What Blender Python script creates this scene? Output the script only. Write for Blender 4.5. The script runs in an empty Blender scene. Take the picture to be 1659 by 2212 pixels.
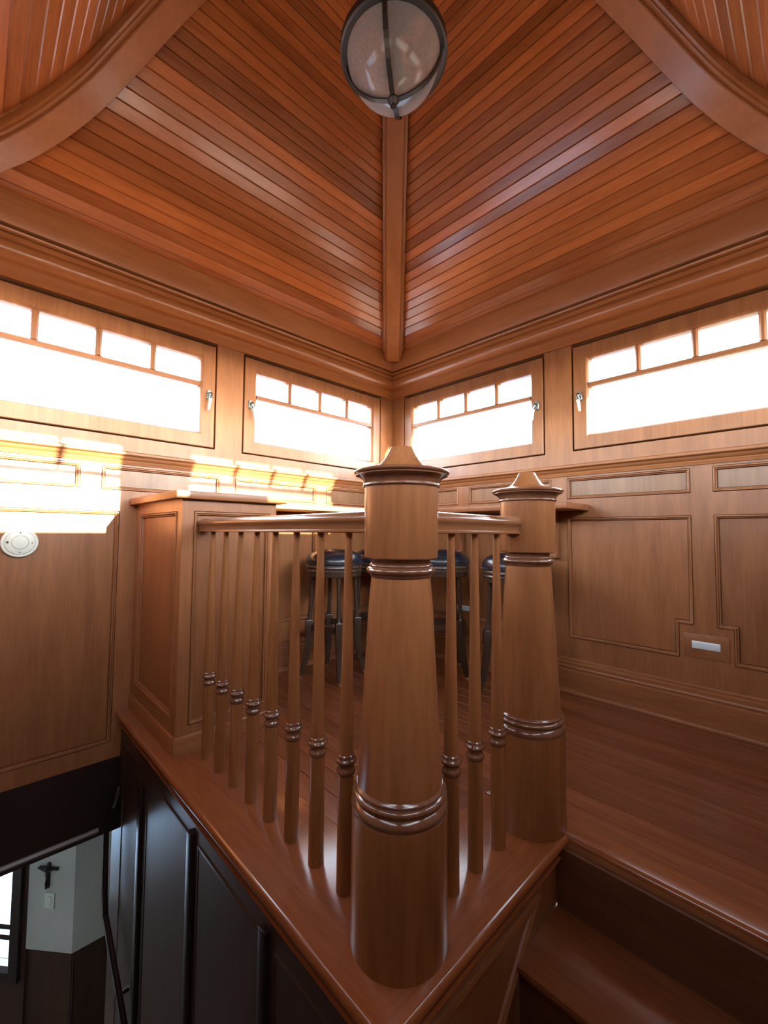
import bpy, bmesh, math, random
from mathutils import Vector, Matrix
random.seed(7)
PI = math.pi
SC = bpy.context.scene
COL = SC.collection

# ------------------------------------------------------------------ camera, sky, sun, exposure
K = 0.97                                   # room scale about the eye point
EYE = 0.86
F_PX, YAW, PITCH, ROLL = 916.214, math.radians(45.836), math.radians(2.913), math.radians(-0.466)
fw = Vector((math.cos(YAW)*math.cos(PITCH), math.sin(YAW)*math.cos(PITCH), math.sin(PITCH)))
r0 = Vector((math.sin(YAW), -math.cos(YAW), 0)); d0 = fw.cross(r0)
rt = math.cos(ROLL)*r0 + math.sin(ROLL)*d0
dn = -math.sin(ROLL)*r0 + math.cos(ROLL)*d0
cam = bpy.data.objects.new('camera', bpy.data.cameras.new('camera')); COL.objects.link(cam)
m = Matrix.Identity(4)
for i in range(3):
    m[i][0] = rt[i]; m[i][1] = -dn[i]; m[i][2] = -fw[i]
m[2][3] = EYE
cam.matrix_world = m
cam.data.sensor_fit = 'HORIZONTAL'; cam.data.sensor_width = 36.0
cam.data.lens = F_PX/1659*36.0
cam.data.clip_start = 0.02
SC.camera = cam

SUN_DIR = Vector((0.38, -2.78, 0.568)).normalized()      # towards the sun, measured from the light patches
world = bpy.data.worlds.new('world'); SC.world = world; world.use_nodes = True
wn = world.node_tree; wn.nodes.clear()
wo = wn.nodes.new('ShaderNodeOutputWorld'); bg = wn.nodes.new('ShaderNodeBackground')
sky = wn.nodes.new('ShaderNodeTexSky'); sky.sky_type = 'NISHITA'; sky.sun_disc = False
sky.sun_elevation = math.asin(SUN_DIR.z); sky.sun_rotation = math.atan2(SUN_DIR.x, SUN_DIR.y)
sky.air_density = 1.0; sky.dust_density = 0.25; sky.ozone_density = 3.0
hs = wn.nodes.new('ShaderNodeHueSaturation'); hs.inputs['Saturation'].default_value = 0.38
wn.links.new(sky.outputs[0], hs.inputs['Color']); tint = wn.nodes.new('ShaderNodeMix'); tint.data_type = 'RGBA'; tint.blend_type = 'MULTIPLY'; tint.inputs['Factor'].default_value = 1.0
tint.inputs['B'].default_value = (1.0, 0.95, 0.88, 1)          # warm low sun haze
wn.links.new(hs.outputs[0], tint.inputs['A']); wn.links.new(tint.outputs['Result'], bg.inputs[0]); wn.links.new(bg.outputs[0], wo.inputs[0])
bg.inputs[1].default_value = 1.6
sun = bpy.data.objects.new('sun', bpy.data.lights.new('sun', 'SUN')); COL.objects.link(sun)
sun.data.energy = 14.0; sun.data.color = (1.0, 0.80, 0.52); sun.data.angle = math.radians(0.53)
sun.rotation_euler = SUN_DIR.to_track_quat('Z', 'Y').to_euler()
SC.view_settings.view_transform = 'Standard'; SC.view_settings.look = 'None'
SC.view_settings.gamma = 1.0; SC.view_settings.use_curve_mapping = False
SC.view_settings.exposure = 2.35
try:
    SC.cycles.max_bounces = 10; SC.cycles.diffuse_bounces = 6; SC.cycles.glossy_bounces = 5
    SC.cycles.transparent_max_bounces = 16; SC.cycles.sample_clamp_indirect = 8.0
    SC.cycles.use_denoising = True
except Exception:
    pass

# ------------------------------------------------------------------ materials
def nd(t, kind, **kw):
    n = t.nodes.new(kind)
    for k_, v in kw.items(): setattr(n, k_, v)
    return n
def base_mat(name):
    mt = bpy.data.materials.new(name); mt.use_nodes = True
    return mt, mt.node_tree, mt.node_tree.nodes['Principled BSDF']
def plain(name, col, rough=0.4, metal=0.0, spec=0.5, bump=0.0, bscale=200.0):
    mt, t, b = base_mat(name)
    n = nd(t, 'ShaderNodeTexNoise'); n.inputs['Scale'].default_value = 35; n.inputs['Detail'].default_value = 3
    tc = nd(t, 'ShaderNodeTexCoord'); t.links.new(tc.outputs['Object'], n.inputs['Vector'])
    mx = nd(t, 'ShaderNodeMix', data_type='RGBA'); mx.inputs['A'].default_value = (*[c*0.92 for c in col], 1)
    mx.inputs['B'].default_value = (*[min(1, c*1.08) for c in col], 1)
    t.links.new(n.outputs['Fac'], mx.inputs['Factor']); t.links.new(mx.outputs['Result'], b.inputs['Base Color'])
    b.inputs['Roughness'].default_value = rough; b.inputs['Metallic'].default_value = metal
    b.inputs['Specular IOR Level'].default_value = spec
    if bump:
        n2 = nd(t, 'ShaderNodeTexNoise'); n2.inputs['Scale'].default_value = bscale
        t.links.new(tc.outputs['Object'], n2.inputs['Vector'])
        bp = nd(t, 'ShaderNodeBump'); bp.inputs['Strength'].default_value = bump; bp.inputs['Distance'].default_value = 0.002
        t.links.new(n2.outputs['Fac'], bp.inputs['Height']); t.links.new(bp.outputs['Normal'], b.inputs['Normal'])
    return mt
def wood(name, dark, light, axis, rough=0.3, var=0.12, fig=1.0, coat=0.0, spec=0.36):
    mt, t, b = base_mat(name)
    tc = nd(t, 'ShaderNodeTexCoord'); mp = nd(t, 'ShaderNodeMapping'); oi = nd(t, 'ShaderNodeObjectInfo')
    s = [14.0*fig]*3; s['xyz'.index(axis)] = 1.3*fig
    mp.inputs['Scale'].default_value = s
    off = nd(t, 'ShaderNodeVectorMath', operation='SCALE'); off.inputs[0].default_value = (37.0, 53.0, 71.0)
    t.links.new(oi.outputs['Random'], off.inputs['Scale'])
    t.links.new(tc.outputs['Object'], mp.inputs['Vector']); t.links.new(off.outputs[0], mp.inputs['Location'])
    n1 = nd(t, 'ShaderNodeTexNoise'); n1.inputs['Scale'].default_value = 1.0; n1.inputs['Detail'].default_value = 5
    n1.inputs['Distortion'].default_value = 0.7; n1.inputs['Roughness'].default_value = 0.55
    n2 = nd(t, 'ShaderNodeTexNoise'); n2.inputs['Scale'].default_value = 7.0; n2.inputs['Detail'].default_value = 3
    t.links.new(mp.outputs[0], n1.inputs['Vector']); t.links.new(mp.outputs[0], n2.inputs['Vector'])
    ad = nd(t, 'ShaderNodeMath', operation='MULTIPLY_ADD'); ad.inputs[1].default_value = 0.35
    t.links.new(n2.outputs['Fac'], ad.inputs[0]); 
    m1 = nd(t, 'ShaderNodeMath', operation='MULTIPLY'); m1.inputs[1].default_value = 0.65
    t.links.new(n1.outputs['Fac'], m1.inputs[0]); t.links.new(m1.outputs[0], ad.inputs[2])
    cr = nd(t, 'ShaderNodeValToRGB'); cr.color_ramp.elements[0].position = 0.34; cr.color_ramp.elements[1].position = 0.66
    cr.color_ramp.elements[0].color = (*dark, 1); cr.color_ramp.elements[1].color = (*light, 1)
    t.links.new(ad.outputs[0], cr.inputs[0])
    hv = nd(t, 'ShaderNodeHueSaturation'); mr = nd(t, 'ShaderNodeMapRange')
    mr.inputs['To Min'].default_value = 1-var; mr.inputs['To Max'].default_value = 1+var
    t.links.new(oi.outputs['Random'], mr.inputs['Value']); t.links.new(mr.outputs[0], hv.inputs['Value'])
    t.links.new(cr.outputs[0], hv.inputs['Color']); t.links.new(hv.outputs[0], b.inputs['Base Color'])
    b.inputs['Roughness'].default_value = rough
    b.inputs['Specular IOR Level'].default_value = spec
    b.inputs['Coat Weight'].default_value = coat; b.inputs['Coat Roughness'].default_value = 0.12
    bp = nd(t, 'ShaderNodeBump'); bp.inputs['Strength'].default_value = 0.05; bp.inputs['Distance'].default_value = 0.001
    t.links.new(n2.outputs['Fac'], bp.inputs['Height']); t.links.new(bp.outputs['Normal'], b.inputs['Normal'])
    return mt
PD, PL = (0.185, 0.067, 0.025), (0.275, 0.112, 0.044)
W = {a: wood('panel_wood_'+a, PD, PL, a, 0.34) for a in 'xyz'}
BURL = wood('figured_veneer', (0.155, 0.072, 0.034), (0.25, 0.13, 0.066), 'z', 0.30, 0.06, 0.8)
CB = {a: wood('ceiling_board_'+a, (0.24, 0.062, 0.016), (0.37, 0.110, 0.030), a, 0.23, 0.28, spec=0.5) for a in 'xy'}
BEAMH = {a: wood('cornice_wood_'+a, (0.235, 0.074, 0.023), (0.31, 0.110, 0.036), a, 0.27, 0.05, 0.7, spec=0.5) for a in 'xy'}
BEAM = wood('beam_wood', (0.245, 0.078, 0.024), (0.32, 0.112, 0.036), 'z', 0.34, 0.06, 0.6)
FL = {a: wood('floor_plank_'+a, (0.135, 0.041, 0.015), (0.215, 0.073, 0.028), a, 0.24, 0.20) for a in 'xy'}
NOSE = {a: wood('nosing_wood_'+a, (0.17, 0.050, 0.016), (0.25, 0.080, 0.026), a, 0.16, 0.06, spec=0.6) for a in 'xy'}
TURN = wood('turned_mahogany', (0.175, 0.063, 0.021), (0.262, 0.105, 0.038), 'z', 0.26, 0.05, spec=0.55)
RINGW = wood('glazed_ring_wood', (0.110, 0.044, 0.022), (0.160, 0.066, 0.034), 'z', 0.15, 0.04, spec=0.6)
RISER = wood('shaded_riser_wood', (0.075, 0.028, 0.013), (0.12, 0.047, 0.021), 'y', 0.35, 0.05)  # shade below the nosings is put into the riser colour, not a separate stain
RAILW = {a: wood('rail_wood_'+a, (0.15, 0.058, 0.024), (0.22, 0.09, 0.038), a, 0.15, 0.04) for a in 'xy'}
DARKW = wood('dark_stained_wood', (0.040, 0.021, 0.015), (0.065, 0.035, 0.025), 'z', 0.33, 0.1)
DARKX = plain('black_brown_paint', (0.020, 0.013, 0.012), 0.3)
STOOLW = plain('espresso_lacquer', (0.050, 0.030, 0.020), 0.26)
LEATHER = plain('navy_leather', (0.009, 0.012, 0.019), 0.27, 0, 0.5, 0.06, 260)
NAIL = plain('nickel_nails', (0.75, 0.74, 0.70), 0.25, 1.0)
IRON = plain('dark_bronze', (0.045, 0.036, 0.030), 0.42, 0.7)
CHROME = plain('satin_nickel', (0.27, 0.29, 0.29), 0.30, 1.0)
PLASTIC = plain('white_plastic', (0.56, 0.59, 0.53), 0.35)
PLATE = plain('brushed_steel_plate', (0.62, 0.72, 0.78), 0.3, 0.3)
SLOT = plain('dark_slot', (0.02, 0.02, 0.02), 0.5)
WHITE = plain('white_wall_paint', (0.42, 0.42, 0.40), 0.7)
CARPET = plain('dark_carpet', (0.05, 0.025, 0.016), 0.9)
CEILW = plain('lower_ceiling_paint', (0.55, 0.55, 0.52), 0.8)
ROOFM = plain('roof_sheathing', (0.20, 0.10, 0.05), 0.8)

def glass_mat(name, tint=(1, 1, 1), milky=0.0, rough=0.0):
    mt = bpy.data.materials.new(name); mt.use_nodes = True; t = mt.node_tree; t.nodes.clear()
    out = nd(t, 'ShaderNodeOutputMaterial'); tr = nd(t, 'ShaderNodeBsdfTransparent'); gl = nd(t, 'ShaderNodeBsdfGlossy')
    tr.inputs[0].default_value = (*tint, 1); gl.inputs['Roughness'].default_value = rough
    fr = nd(t, 'ShaderNodeFresnel'); fr.inputs[0].default_value = 1.45
    ge = nd(t, 'ShaderNodeNewGeometry'); fm_ = nd(t, 'ShaderNodeMath', operation='MULTIPLY_ADD')      # reflect on the entry face only
    fm_.inputs[1].default_value = -1.0; fm_.inputs[2].default_value = 1.0; t.links.new(ge.outputs['Backfacing'], fm_.inputs[0])
    fx = nd(t, 'ShaderNodeMath', operation='MULTIPLY'); t.links.new(fr.outputs[0], fx.inputs[0]); t.links.new(fm_.outputs[0], fx.inputs[1])
    mx = nd(t, 'ShaderNodeMixShader'); t.links.new(fx.outputs[0], mx.inputs[0])
    t.links.new(tr.outputs[0], mx.inputs[1]); t.links.new(gl.outputs[0], mx.inputs[2])
    last = mx
    if milky:
        df = nd(t, 'ShaderNodeBsdfDiffuse'); df.inputs[0].default_value = (0.72, 0.66, 0.62, 1)
        tl = nd(t, 'ShaderNodeBsdfTranslucent'); tl.inputs[0].default_value = (0.75, 0.68, 0.62, 1)
        ms = nd(t, 'ShaderNodeMixShader'); ms.inputs[0].default_value = 0.5
        t.links.new(df.outputs[0], ms.inputs[1]); t.links.new(tl.outputs[0], ms.inputs[2])
        nz = nd(t, 'ShaderNodeTexNoise'); nz.inputs['Scale'].default_value = 30
        mr = nd(t, 'ShaderNodeMapRange'); mr.inputs['To Min'].default_value = milky*0.8; mr.inputs['To Max'].default_value = milky*1.2
        t.links.new(nz.outputs['Fac'], mr.inputs['Value'])
        m2 = nd(t, 'ShaderNodeMixShader'); t.links.new(mr.outputs[0], m2.inputs[0])
        t.links.new(mx.outputs[0], m2.inputs[1]); t.links.new(ms.outputs[0], m2.inputs[2]); last = m2
    t.links.new(last.outputs[0], out.inputs[0])
    return mt
GLASS = glass_mat('window_glass', (0.97, 0.99, 1.0))
GLOBE = glass_mat('seeded_globe_glass', (0.80, 0.74, 0.68), 0.34, 0.08)

# ------------------------------------------------------------------ mesh helpers
ORIG = {}
class MB:
    def __init__(s, fn=None): s.v = []; s.f = []; s.fn = fn
    def add(s, vs, fs):
        o = len(s.v); s.v += [tuple(s.fn(*p)) if s.fn else tuple(p) for p in vs]
        s.f += [tuple(i+o for i in f) for f in fs]
    def box(s, a0, a1, b0, b1, c0, c1):
        s.add([(x, y, z) for x in (a0, a1) for y in (b0, b1) for z in (c0, c1)],
              [(0, 1, 3, 2), (4, 6, 7, 5), (0, 4, 5, 1), (2, 3, 7, 6), (0, 2, 6, 4), (1, 5, 7, 3)])
        return s
    def loft(s, rings, closed=True, cap=True, loop=False):
        n = len(rings[0]); vs = [p for r in rings for p in r]; fs = []
        nr = len(rings)
        for i in range(nr if loop else nr-1):
            j = (i+1) % nr
            for k in range(n if closed else n-1):
                l = (k+1) % n
                fs.append((i*n+k, i*n+l, j*n+l, j*n+k))
        if cap and not loop:
            fs.append(tuple(range(n))); fs.append(tuple((nr-1)*n+k for k in range(n)))
        s.add(vs, fs); return s
    def lathe(s, prof, seg=48, c=(0, 0, 0)):
        rings = []
        for r, z in prof:
            r = max(r, 1e-5)
            rings.append([(c[0]+r*math.cos(2*PI*k/seg), c[1]+r*math.sin(2*PI*k/seg), c[2]+z) for k in range(seg)])
        return s.loft(rings)
    def tube(s, pts, r, seg=10):
        pts = [Vector(p) for p in pts]; rings = []
        rr = r if isinstance(r, (list, tuple)) else [r]*len(pts)
        up = Vector((0, 0, 1))
        for i, p in enumerate(pts):
            t = (pts[min(i+1, len(pts)-1)]-pts[max(i-1, 0)]).normalized()
            a = t.cross(up)
            if a.length < 1e-3: a = t.cross(Vector((1, 0, 0)))
            a.normalize(); b = t.cross(a)
            rings.append([tuple(p+rr[i]*(math.cos(2*PI*k/seg)*a+math.sin(2*PI*k/seg)*b)) for k in range(seg)])
        return s.loft(rings)
    def ring(s, poly, prof, closed_prof=True):
        """mitred frame: poly (a,b) closed ccw, prof (inward offset, height)"""
        n = len(poly); rings = []
        for i in range(n):
            p = Vector(poly[i]); e1 = (p-Vector(poly[i-1])).normalized(); e2 = (Vector(poly[(i+1) % n])-p).normalized()
            n1 = Vector((-e1.y, e1.x)); n2 = Vector((-e2.y, e2.x)); b = (n1+n2)/(1+n1.dot(n2))
            rings.append([(p.x+b.x*o, h, p.y+b.y*o) for o, h in prof])
        return s.loft(rings, closed=closed_prof, loop=True)
    def panel(s, poly, w0, w1, inset=0.019):
        n = len(poly); o = []
        for i in range(n):
            p = Vector(poly[i]); e1 = (p-Vector(poly[i-1])).normalized(); e2 = (Vector(poly[(i+1) % n])-p).normalized()
            n1 = Vector((-e1.y, e1.x)); n2 = Vector((-e2.y, e2.x)); o.append(p+(n1+n2)/(1+n1.dot(n2))*inset)
        return s.loft([[(p.x, w, p.y) for p in o] for w in (w0, w1)])
    def grid(s, sb, zb, solid, w0, w1):
        """slab with holes: cells sb x zb kept where solid(sc, zc)"""
        ns, nz = len(sb)-1, len(zb)-1
        on = [[solid((sb[i]+sb[i+1])/2, (zb[j]+zb[j+1])/2) for j in range(nz)] for i in range(ns)]
        idx = {}; vs = []; fs = []
        def V(i, j, k):
            if (i, j, k) not in idx: idx[(i, j, k)] = len(vs); vs.append((sb[i], (w0, w1)[k], zb[j]))
            return idx[(i, j, k)]
        g = lambda i, j: 0 <= i < ns and 0 <= j < nz and on[i][j]
        for i in range(ns):
            for j in range(nz):
                if not on[i][j]: continue
                fs.append((V(i, j, 1), V(i+1, j, 1), V(i+1, j+1, 1), V(i, j+1, 1)))
                fs.append((V(i, j, 0), V(i, j+1, 0), V(i+1, j+1, 0), V(i+1, j, 0)))
                if not g(i-1, j): fs.append((V(i, j, 0), V(i, j, 1), V(i, j+1, 1), V(i, j+1, 0)))
                if not g(i+1, j): fs.append((V(i+1, j, 0), V(i+1, j+1, 0), V(i+1, j+1, 1), V(i+1, j, 1)))
                if not g(i, j-1): fs.append((V(i, j, 0), V(i+1, j, 0), V(i+1, j, 1), V(i, j, 1)))
                if not g(i, j+1): fs.append((V(i, j+1, 0), V(i, j+1, 1), V(i+1, j+1, 1), V(i+1, j+1, 0)))
        s.add(vs, fs); return s
def wpos(o):
    p = Vector(ORIG.get(o.name, (0, 0, 0))); return p
def mk(name, mb, mat, parent=None, bevel=0.0, seg=2, smooth=False, kind=None):
    off = wpos(parent) if parent else Vector((0, 0, 0))
    me = bpy.data.meshes.new(name); me.from_pydata([tuple(Vector(v)-off) for v in mb.v], [], mb.f)
    bm = bmesh.new(); bm.from_mesh(me)
    bmesh.ops.recalc_face_normals(bm, faces=bm.faces)
    if bevel:
        es = [e for e in bm.edges if len(e.link_faces) == 2 and e.calc_face_angle(0) > 0.6]
        bmesh.ops.bevel(bm, geom=es, offset=bevel, segments=seg, affect='EDGES', profile=0.5, clamp_overlap=True)
    bm.to_mesh(me); bm.free()
    if smooth or bevel:
        for p in me.polygons: p.use_smooth = True
        me.set_sharp_from_angle(angle=math.radians(35))
    me.materials.append(mat)
    o = bpy.data.objects.new(name, me); COL.objects.link(o)
    if parent: o.parent = parent
    ORIG[o.name] = tuple(off)
    if kind: o['kind'] = kind
    return o
def tag(o, label, cat, group=None):
    o['label'] = label; o['category'] = cat
    if group: o['group'] = group
    return o
def thing(name, label, cat, loc, group=None):
    o = bpy.data.objects.new(name, None); COL.objects.link(o); o.location = loc
    ORIG[o.name] = tuple(loc); o.empty_display_size = 0.1
    return tag(o, label, cat, group)
def struct(name, mb, mat, **kw):
    return mk(name, mb, mat, kind='structure', **kw)
def copy_tree(o, parent=None):
    c = o.copy(); COL.objects.link(c)
    if parent: c.parent = parent
    for ch in list(o.children): copy_tree(ch, c)
    return c

# ------------------------------------------------------------------ room frame
Z = lambda z: EYE+(z-EYE)*K
HALF = 1.39*K
CX, CY = 1.085*K, 1.068*K
AX, BY = CX+HALF, CY+HALF                   # planes of the right and the left wall
def f_left(s, w, z): return (CX+s, BY-w, z)
def f_right(s, w, z): return (AX-w, CY+s, z)
def f_rearl(s, w, z): return (CX-HALF+w, CY+s, z)
def f_rearr(s, w, z): return (CX+s, CY-HALF+w, z)
WALLS = [('left', f_left, 'x'), ('right', f_right, 'y'), ('rear_left', f_rearl, 'y'), ('rear_right', f_rearr, 'x')]
GL0, GL1 = 0.175*K, 1.163*K                 # glass, measured from the wall's middle
GZ0, GZ1, TZ0, TZ1 = Z(1.434), Z(1.866), Z(1.701), Z(1.731)
ST = 0.083*K                                # sash width
OP = (GL0-ST-0.010, GL1+ST+0.010, GZ0-ST-0.008, GZ1+ST+0.020)   # opening in the wall
WTOP = Z(2.36)
COLS = [(-1.313*K, -0.722*K), (-0.637*K, -0.046*K), (0.046*K, 0.637*K), (0.722*K, 1.313*K)]
PZ0, PZ1, QZ0, QZ1 = Z(0.277), Z(0.96), Z(1.067), Z(1.189)
NZ = Z(0.437); NW = 0.060*K
def rect(a, b, c, d): return [(a, c), (b, c), (b, d), (a, d)]
PW = -0.019                                 # depth of the panels behind the frame
MOULD = [(0.0022, PW), (0.0022, 0.0015), (0.0045, 0.0042), (0.0075, 0.0045), (0.0100, 0.0022), (0.0108, -0.0015), (0.0125, -0.0030), (0.0150, -0.0035), (0.0165, -0.0065), (0.0168, PW)]
def panels_for(name):
    big, small = [], [(c[0], c[1], QZ0, QZ1) for c in COLS]
    if name == 'left':
        big = [[(-1.31*K, Z(-0.172)), (-0.553*K, Z(-0.172)), (-0.553*K, Z(0.962)), (-1.31*K, Z(0.962))]]
        big += [rect(*c, PZ0, PZ1) for c in COLS[2:]]
    elif name == 'right':
        a, b = COLS[0]; c, d = COLS[1]
        big.append([(a, PZ0), (b-NW, PZ0), (b-NW, NZ), (b, NZ), (b, PZ1), (a, PZ1)])
        big.append([(c+NW, PZ0), (d, PZ0), (d, PZ1), (c, PZ1), (c, NZ), (c+NW, NZ)])
        a, b = COLS[2]; c, d = COLS[3]
        big.append([(a, PZ0), (b-NW, PZ0), (b-NW, NZ), (b, NZ), (b, PZ1), (a, PZ1)])
        big.append([(c+NW, PZ0), (d, PZ0), (d, PZ1), (c, PZ1), (c, NZ), (c+NW, NZ)])
    else:
        big += [rect(*c, PZ0, PZ1) for c in COLS]
    return big, [rect(*q) for q in small]
def inside(poly, x, z):
    r = False; n = len(poly)
    for i in range(n):
        (x1, z1), (x2, z2) = poly[i], poly[i-1]
        if (z1 > z) != (z2 > z) and x < (x2-x1)*(z-z1)/(z2-z1)+x1: r = not r
    return r
win_n = 0; trim_n = 0
def sweep_wall(fn, prof, s0=None, s1=None):
    """moulding along a wall with mitred corners; prof = closed (w, z)"""
    mb = MB(fn)
    a = [(-(HALF-w) if s0 is None else s0, w, z) for w, z in prof]
    b = [((HALF-w) if s1 is None else s1, w, z) for w, z in prof]
    mb.loft([a, b]); return mb
CORN = [(0.0, 1.968), (0.014, 1.968), (0.016, 2.026), (0.022, 2.030), (0.040, 2.031), (0.056, 2.038), (0.068, 2.050), (0.075, 2.066), (0.077, 2.084), (0.073, 2.098),
        (0.070, 2.102), (0.084, 2.103), (0.084, 2.125), (0.070, 2.126), (0.070, 2.131), (0.092, 2.1315), (0.099, 2.135), (0.101, 2.140), (0.099, 2.145), (0.092, 2.148),
        (0.074, 2.149), (0.074, 2.157), (0.104, 2.158), (0.135, 2.270), (0.125, 2.32), (0.0, 2.32)]
CHAIR = [(0.0, 1.200), (0.008, 1.200), (0.009, 1.206), (0.013, 1.211), (0.014, 1.217), (0.011, 1.221), (0.020, 1.226), (0.024, 1.234),
         (0.026, 1.240), (0.036, 1.242), (0.041, 1.246), (0.043, 1.253), (0.041, 1.260), (0.036, 1.263), (0.0, 1.265)]
BASEB = [(0.0, 0.0), (0.022, 0.0), (0.022, 0.120), (0.019, 0.124), (0.016, 0.126), (0.017, 0.133), (0.020, 0.138), (0.018, 0.144), (0.012, 0.147),
         (0.013, 0.154), (0.014, 0.160), (0.010, 0.165), (0.006, 0.168), (0.008, 0.175), (0.006, 0.181), (0.0, 0.184)]
SHOE = [(0.022, 0.001), (0.040, 0.001), (0.040, 0.010), (0.038, 0.016), (0.034, 0.021), (0.028, 0.024), (0.022, 0.025)]
kz = lambda pr: [(w*K, Z(z)) for w, z in pr]

def make_window(fn, ax, sgn, name_side):
    """sgn +1: window towards s>0, -1: its mirror image; handle on the stile beside the middle post"""
    global win_n
    win_n += 1
    S = lambda s: sgn*s
    def gf(s, w, z): return fn(S(s), w, z)
    o = MB(gf).ring(rect(GL0-ST, GL1+ST, GZ0-ST, GZ1+ST),
                    [(0, -0.05), (0, 0.001), (0.003, 0.004), (ST-0.012, 0.004), (ST-0.009, 0.001), (ST-0.003, -0.006), (ST, -0.014), (ST, -0.05)])
    win = struct('window_%d' % win_n, o, W['z'], smooth=True)
    pw = (GL1-GL0)/4; hb = 0.0135
    for i in range(1, 4):
        c = GL0+pw*i
        mk('muntin', MB(gf).loft([[(c-hb, -0.045, z), (c-hb, -0.014, z), (c-0.005, -0.005, z), (c+0.005, -0.005, z), (c+hb, -0.014, z), (c+hb, -0.045, z)] for z in (TZ1, GZ1)]), W['z'], win)
    mk('transom_bar', MB(gf).loft([[(s, -0.045, TZ0), (s, -0.012, TZ0), (s, -0.003, TZ0+0.004), (s, -0.003, TZ1-0.006), (s, -0.012, TZ1), (s, -0.045, TZ1)] for s in (GL0, GL1)]), W[ax], win)
    for i in range(4):
        mk('glass_pane', MB(gf).box(GL0+pw*i+(hb if i else 0), GL0+pw*(i+1)-(hb if i < 3 else 0), -0.032, -0.028, TZ1, GZ1), GLASS, win)
    mk('glass_pane', MB(gf).box(GL0, GL1, -0.032, -0.028, GZ0, TZ0), GLASS, win)
    hs = GL0-0.046*K; hz = Z(1.655)
    rz = [(0.0135*math.cos(a), 0.026 if math.sin(a) > 0 else -0.026, 0.0135*math.sin(a)) for a in [2*PI*k/20 for k in range(20)]]
    hd = mk('window_handle', MB(gf).loft([[(hs+x*q, w, hz+e*0.6+zz*q) for x, e, zz in rz] for w, q in ((0.004, 1.0), (0.011, 1.0), (0.013, 0.85))]), CHROME, win, smooth=True)
    mk('lever', MB(gf).tube([(hs, 0.012, hz+0.004), (hs, 0.034, hz+0.004), (hs, 0.043, hz-0.006), (hs+0.004, 0.044, hz-0.03), (hs+0.008, 0.040, hz-0.065), (hs+0.009, 0.038, hz-0.092)],
                            [0.008, 0.008, 0.0095, 0.009, 0.008, 0.005], 10), CHROME, hd, smooth=True)
    return win
def portal(fn, sgn):
    pass

for name, fn, ax in WALLS:
    big, small = panels_for(name)
    zbot = Z(-0.25)
    if name != 'left': zbot = -0.10
    wins = [(-OP[1], -OP[0], OP[2], OP[3]), (OP[0], OP[1], OP[2], OP[3])]
    inwin = lambda s, z: any(a < s < b and c < z < d for a, b, c, d in wins)
    sb = sorted({-HALF-0.075, HALF+0.075, *[v for q in wins for v in q[:2]]}); zb = sorted({zbot, WTOP, OP[2], OP[3]})
    wall = struct('wall_'+name, MB(fn).grid(sb, zb, lambda s, z: not inwin(s, z), -0.052, PW), W['z'])
    rv = 0.022
    cw = [(-GL1-rv, -GL0+rv, GZ0-rv, GZ1+rv), (GL0-rv, GL1+rv, GZ0-rv, GZ1+rv)]
    sb = sorted({-HALF-0.075, HALF+0.075, *[v for q in cw for v in q[:2]]}); zb = sorted({zbot, WTOP, GZ0-rv, GZ1+rv})
    mk('outer_casing', MB(fn).grid(sb, zb, lambda s, z: not any(a < s < b and c < z < d for a, b, c, d in cw), -0.085, -0.0525), ROOFM, wall)
    polys = big+small
    sb = sorted({-HALF, HALF, *[v for q in wins for v in q[:2]], *[round(p[0], 6) for q in polys for p in q]})
    zb = sorted({zbot, WTOP, OP[2], OP[3], *[round(p[1], 6) for q in polys for p in q]})
    mk('panel_frame', MB(fn).grid(sb, zb, lambda s, z: not inwin(s, z) and not any(inside(q, s, z) for q in polys), PW, 0.0), W['z'], wall)
    for k_, q in enumerate(polys):
        isbig = k_ < len(big)
        mb = MB(fn).panel(q, PW, PW+0.006)
        mk('panel', mb, W['z'] if isbig else BURL, wall)
        mk('panel_moulding', MB(fn).ring(q, MOULD), W['z'], wall, smooth=True)
    make_window(fn, ax, 1, name); make_window(fn, ax, -1, name)
    trim_n += 1; struct('trim_%d' % trim_n, sweep_wall(fn, kz(CORN)), BEAMH[ax], smooth=True)
    trim_n += 1; struct('trim_%d' % trim_n, sweep_wall(fn, kz(CHAIR)), W[ax], smooth=True)
    if name in ('right', 'left'):
        s0 = None if name == 'right' else 1.003-CX
        bb = struct('baseboard_'+name, sweep_wall(fn, BASEB, s0), W[ax], smooth=True)
        mk('shoe_moulding', sweep_wall(fn, SHOE, s0), W[ax], bb, smooth=True)

# ------------------------------------------------------------------ ceiling: concave pyramid of boards with four hip beams
UP = [(1.24, 2.198), (1.15, 2.230), (1.065, 2.275), (0.98, 2.335), (0.89, 2.424), (0.80, 2.537), (0.72, 2.667), (0.64, 2.803), (0.58, 2.900),
      (0.46, 3.090), (0.32, 3.300), (0.16, 3.530), (0.0, 3.74)]
def spline(pts, n=12):
    out = []
    for i in range(len(pts)-1):
        p0 = pts[max(i-1, 0)]; p1 = pts[i]; p2 = pts[i+1]; p3 = pts[min(i+2, len(pts)-1)]
        for k in range(n):
            t = k/n
            out.append(tuple(0.5*((2*b)+(-a+c)*t+(2*a-5*b+4*c-d)*t*t+(-a+3*b-3*c+d)*t**3) for a, b, c, d in zip(p0, p1, p2, p3)))
    out.append(pts[-1]); return out
UC = [(d*K, Z(z)) for d, z in spline(UP)]
def normal_at(c, i):
    a, b = c[max(i-1, 0)], c[min(i+1, len(c)-1)]
    tx, tz = b[0]-a[0], b[1]-a[1]; l = math.hypot(tx, tz)
    return (-tz/l*-1, -tx/l*1) if False else (tz/l, -tx/l)      # up and outwards (larger d, higher z)
GAP = 0.079
BC = []
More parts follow.
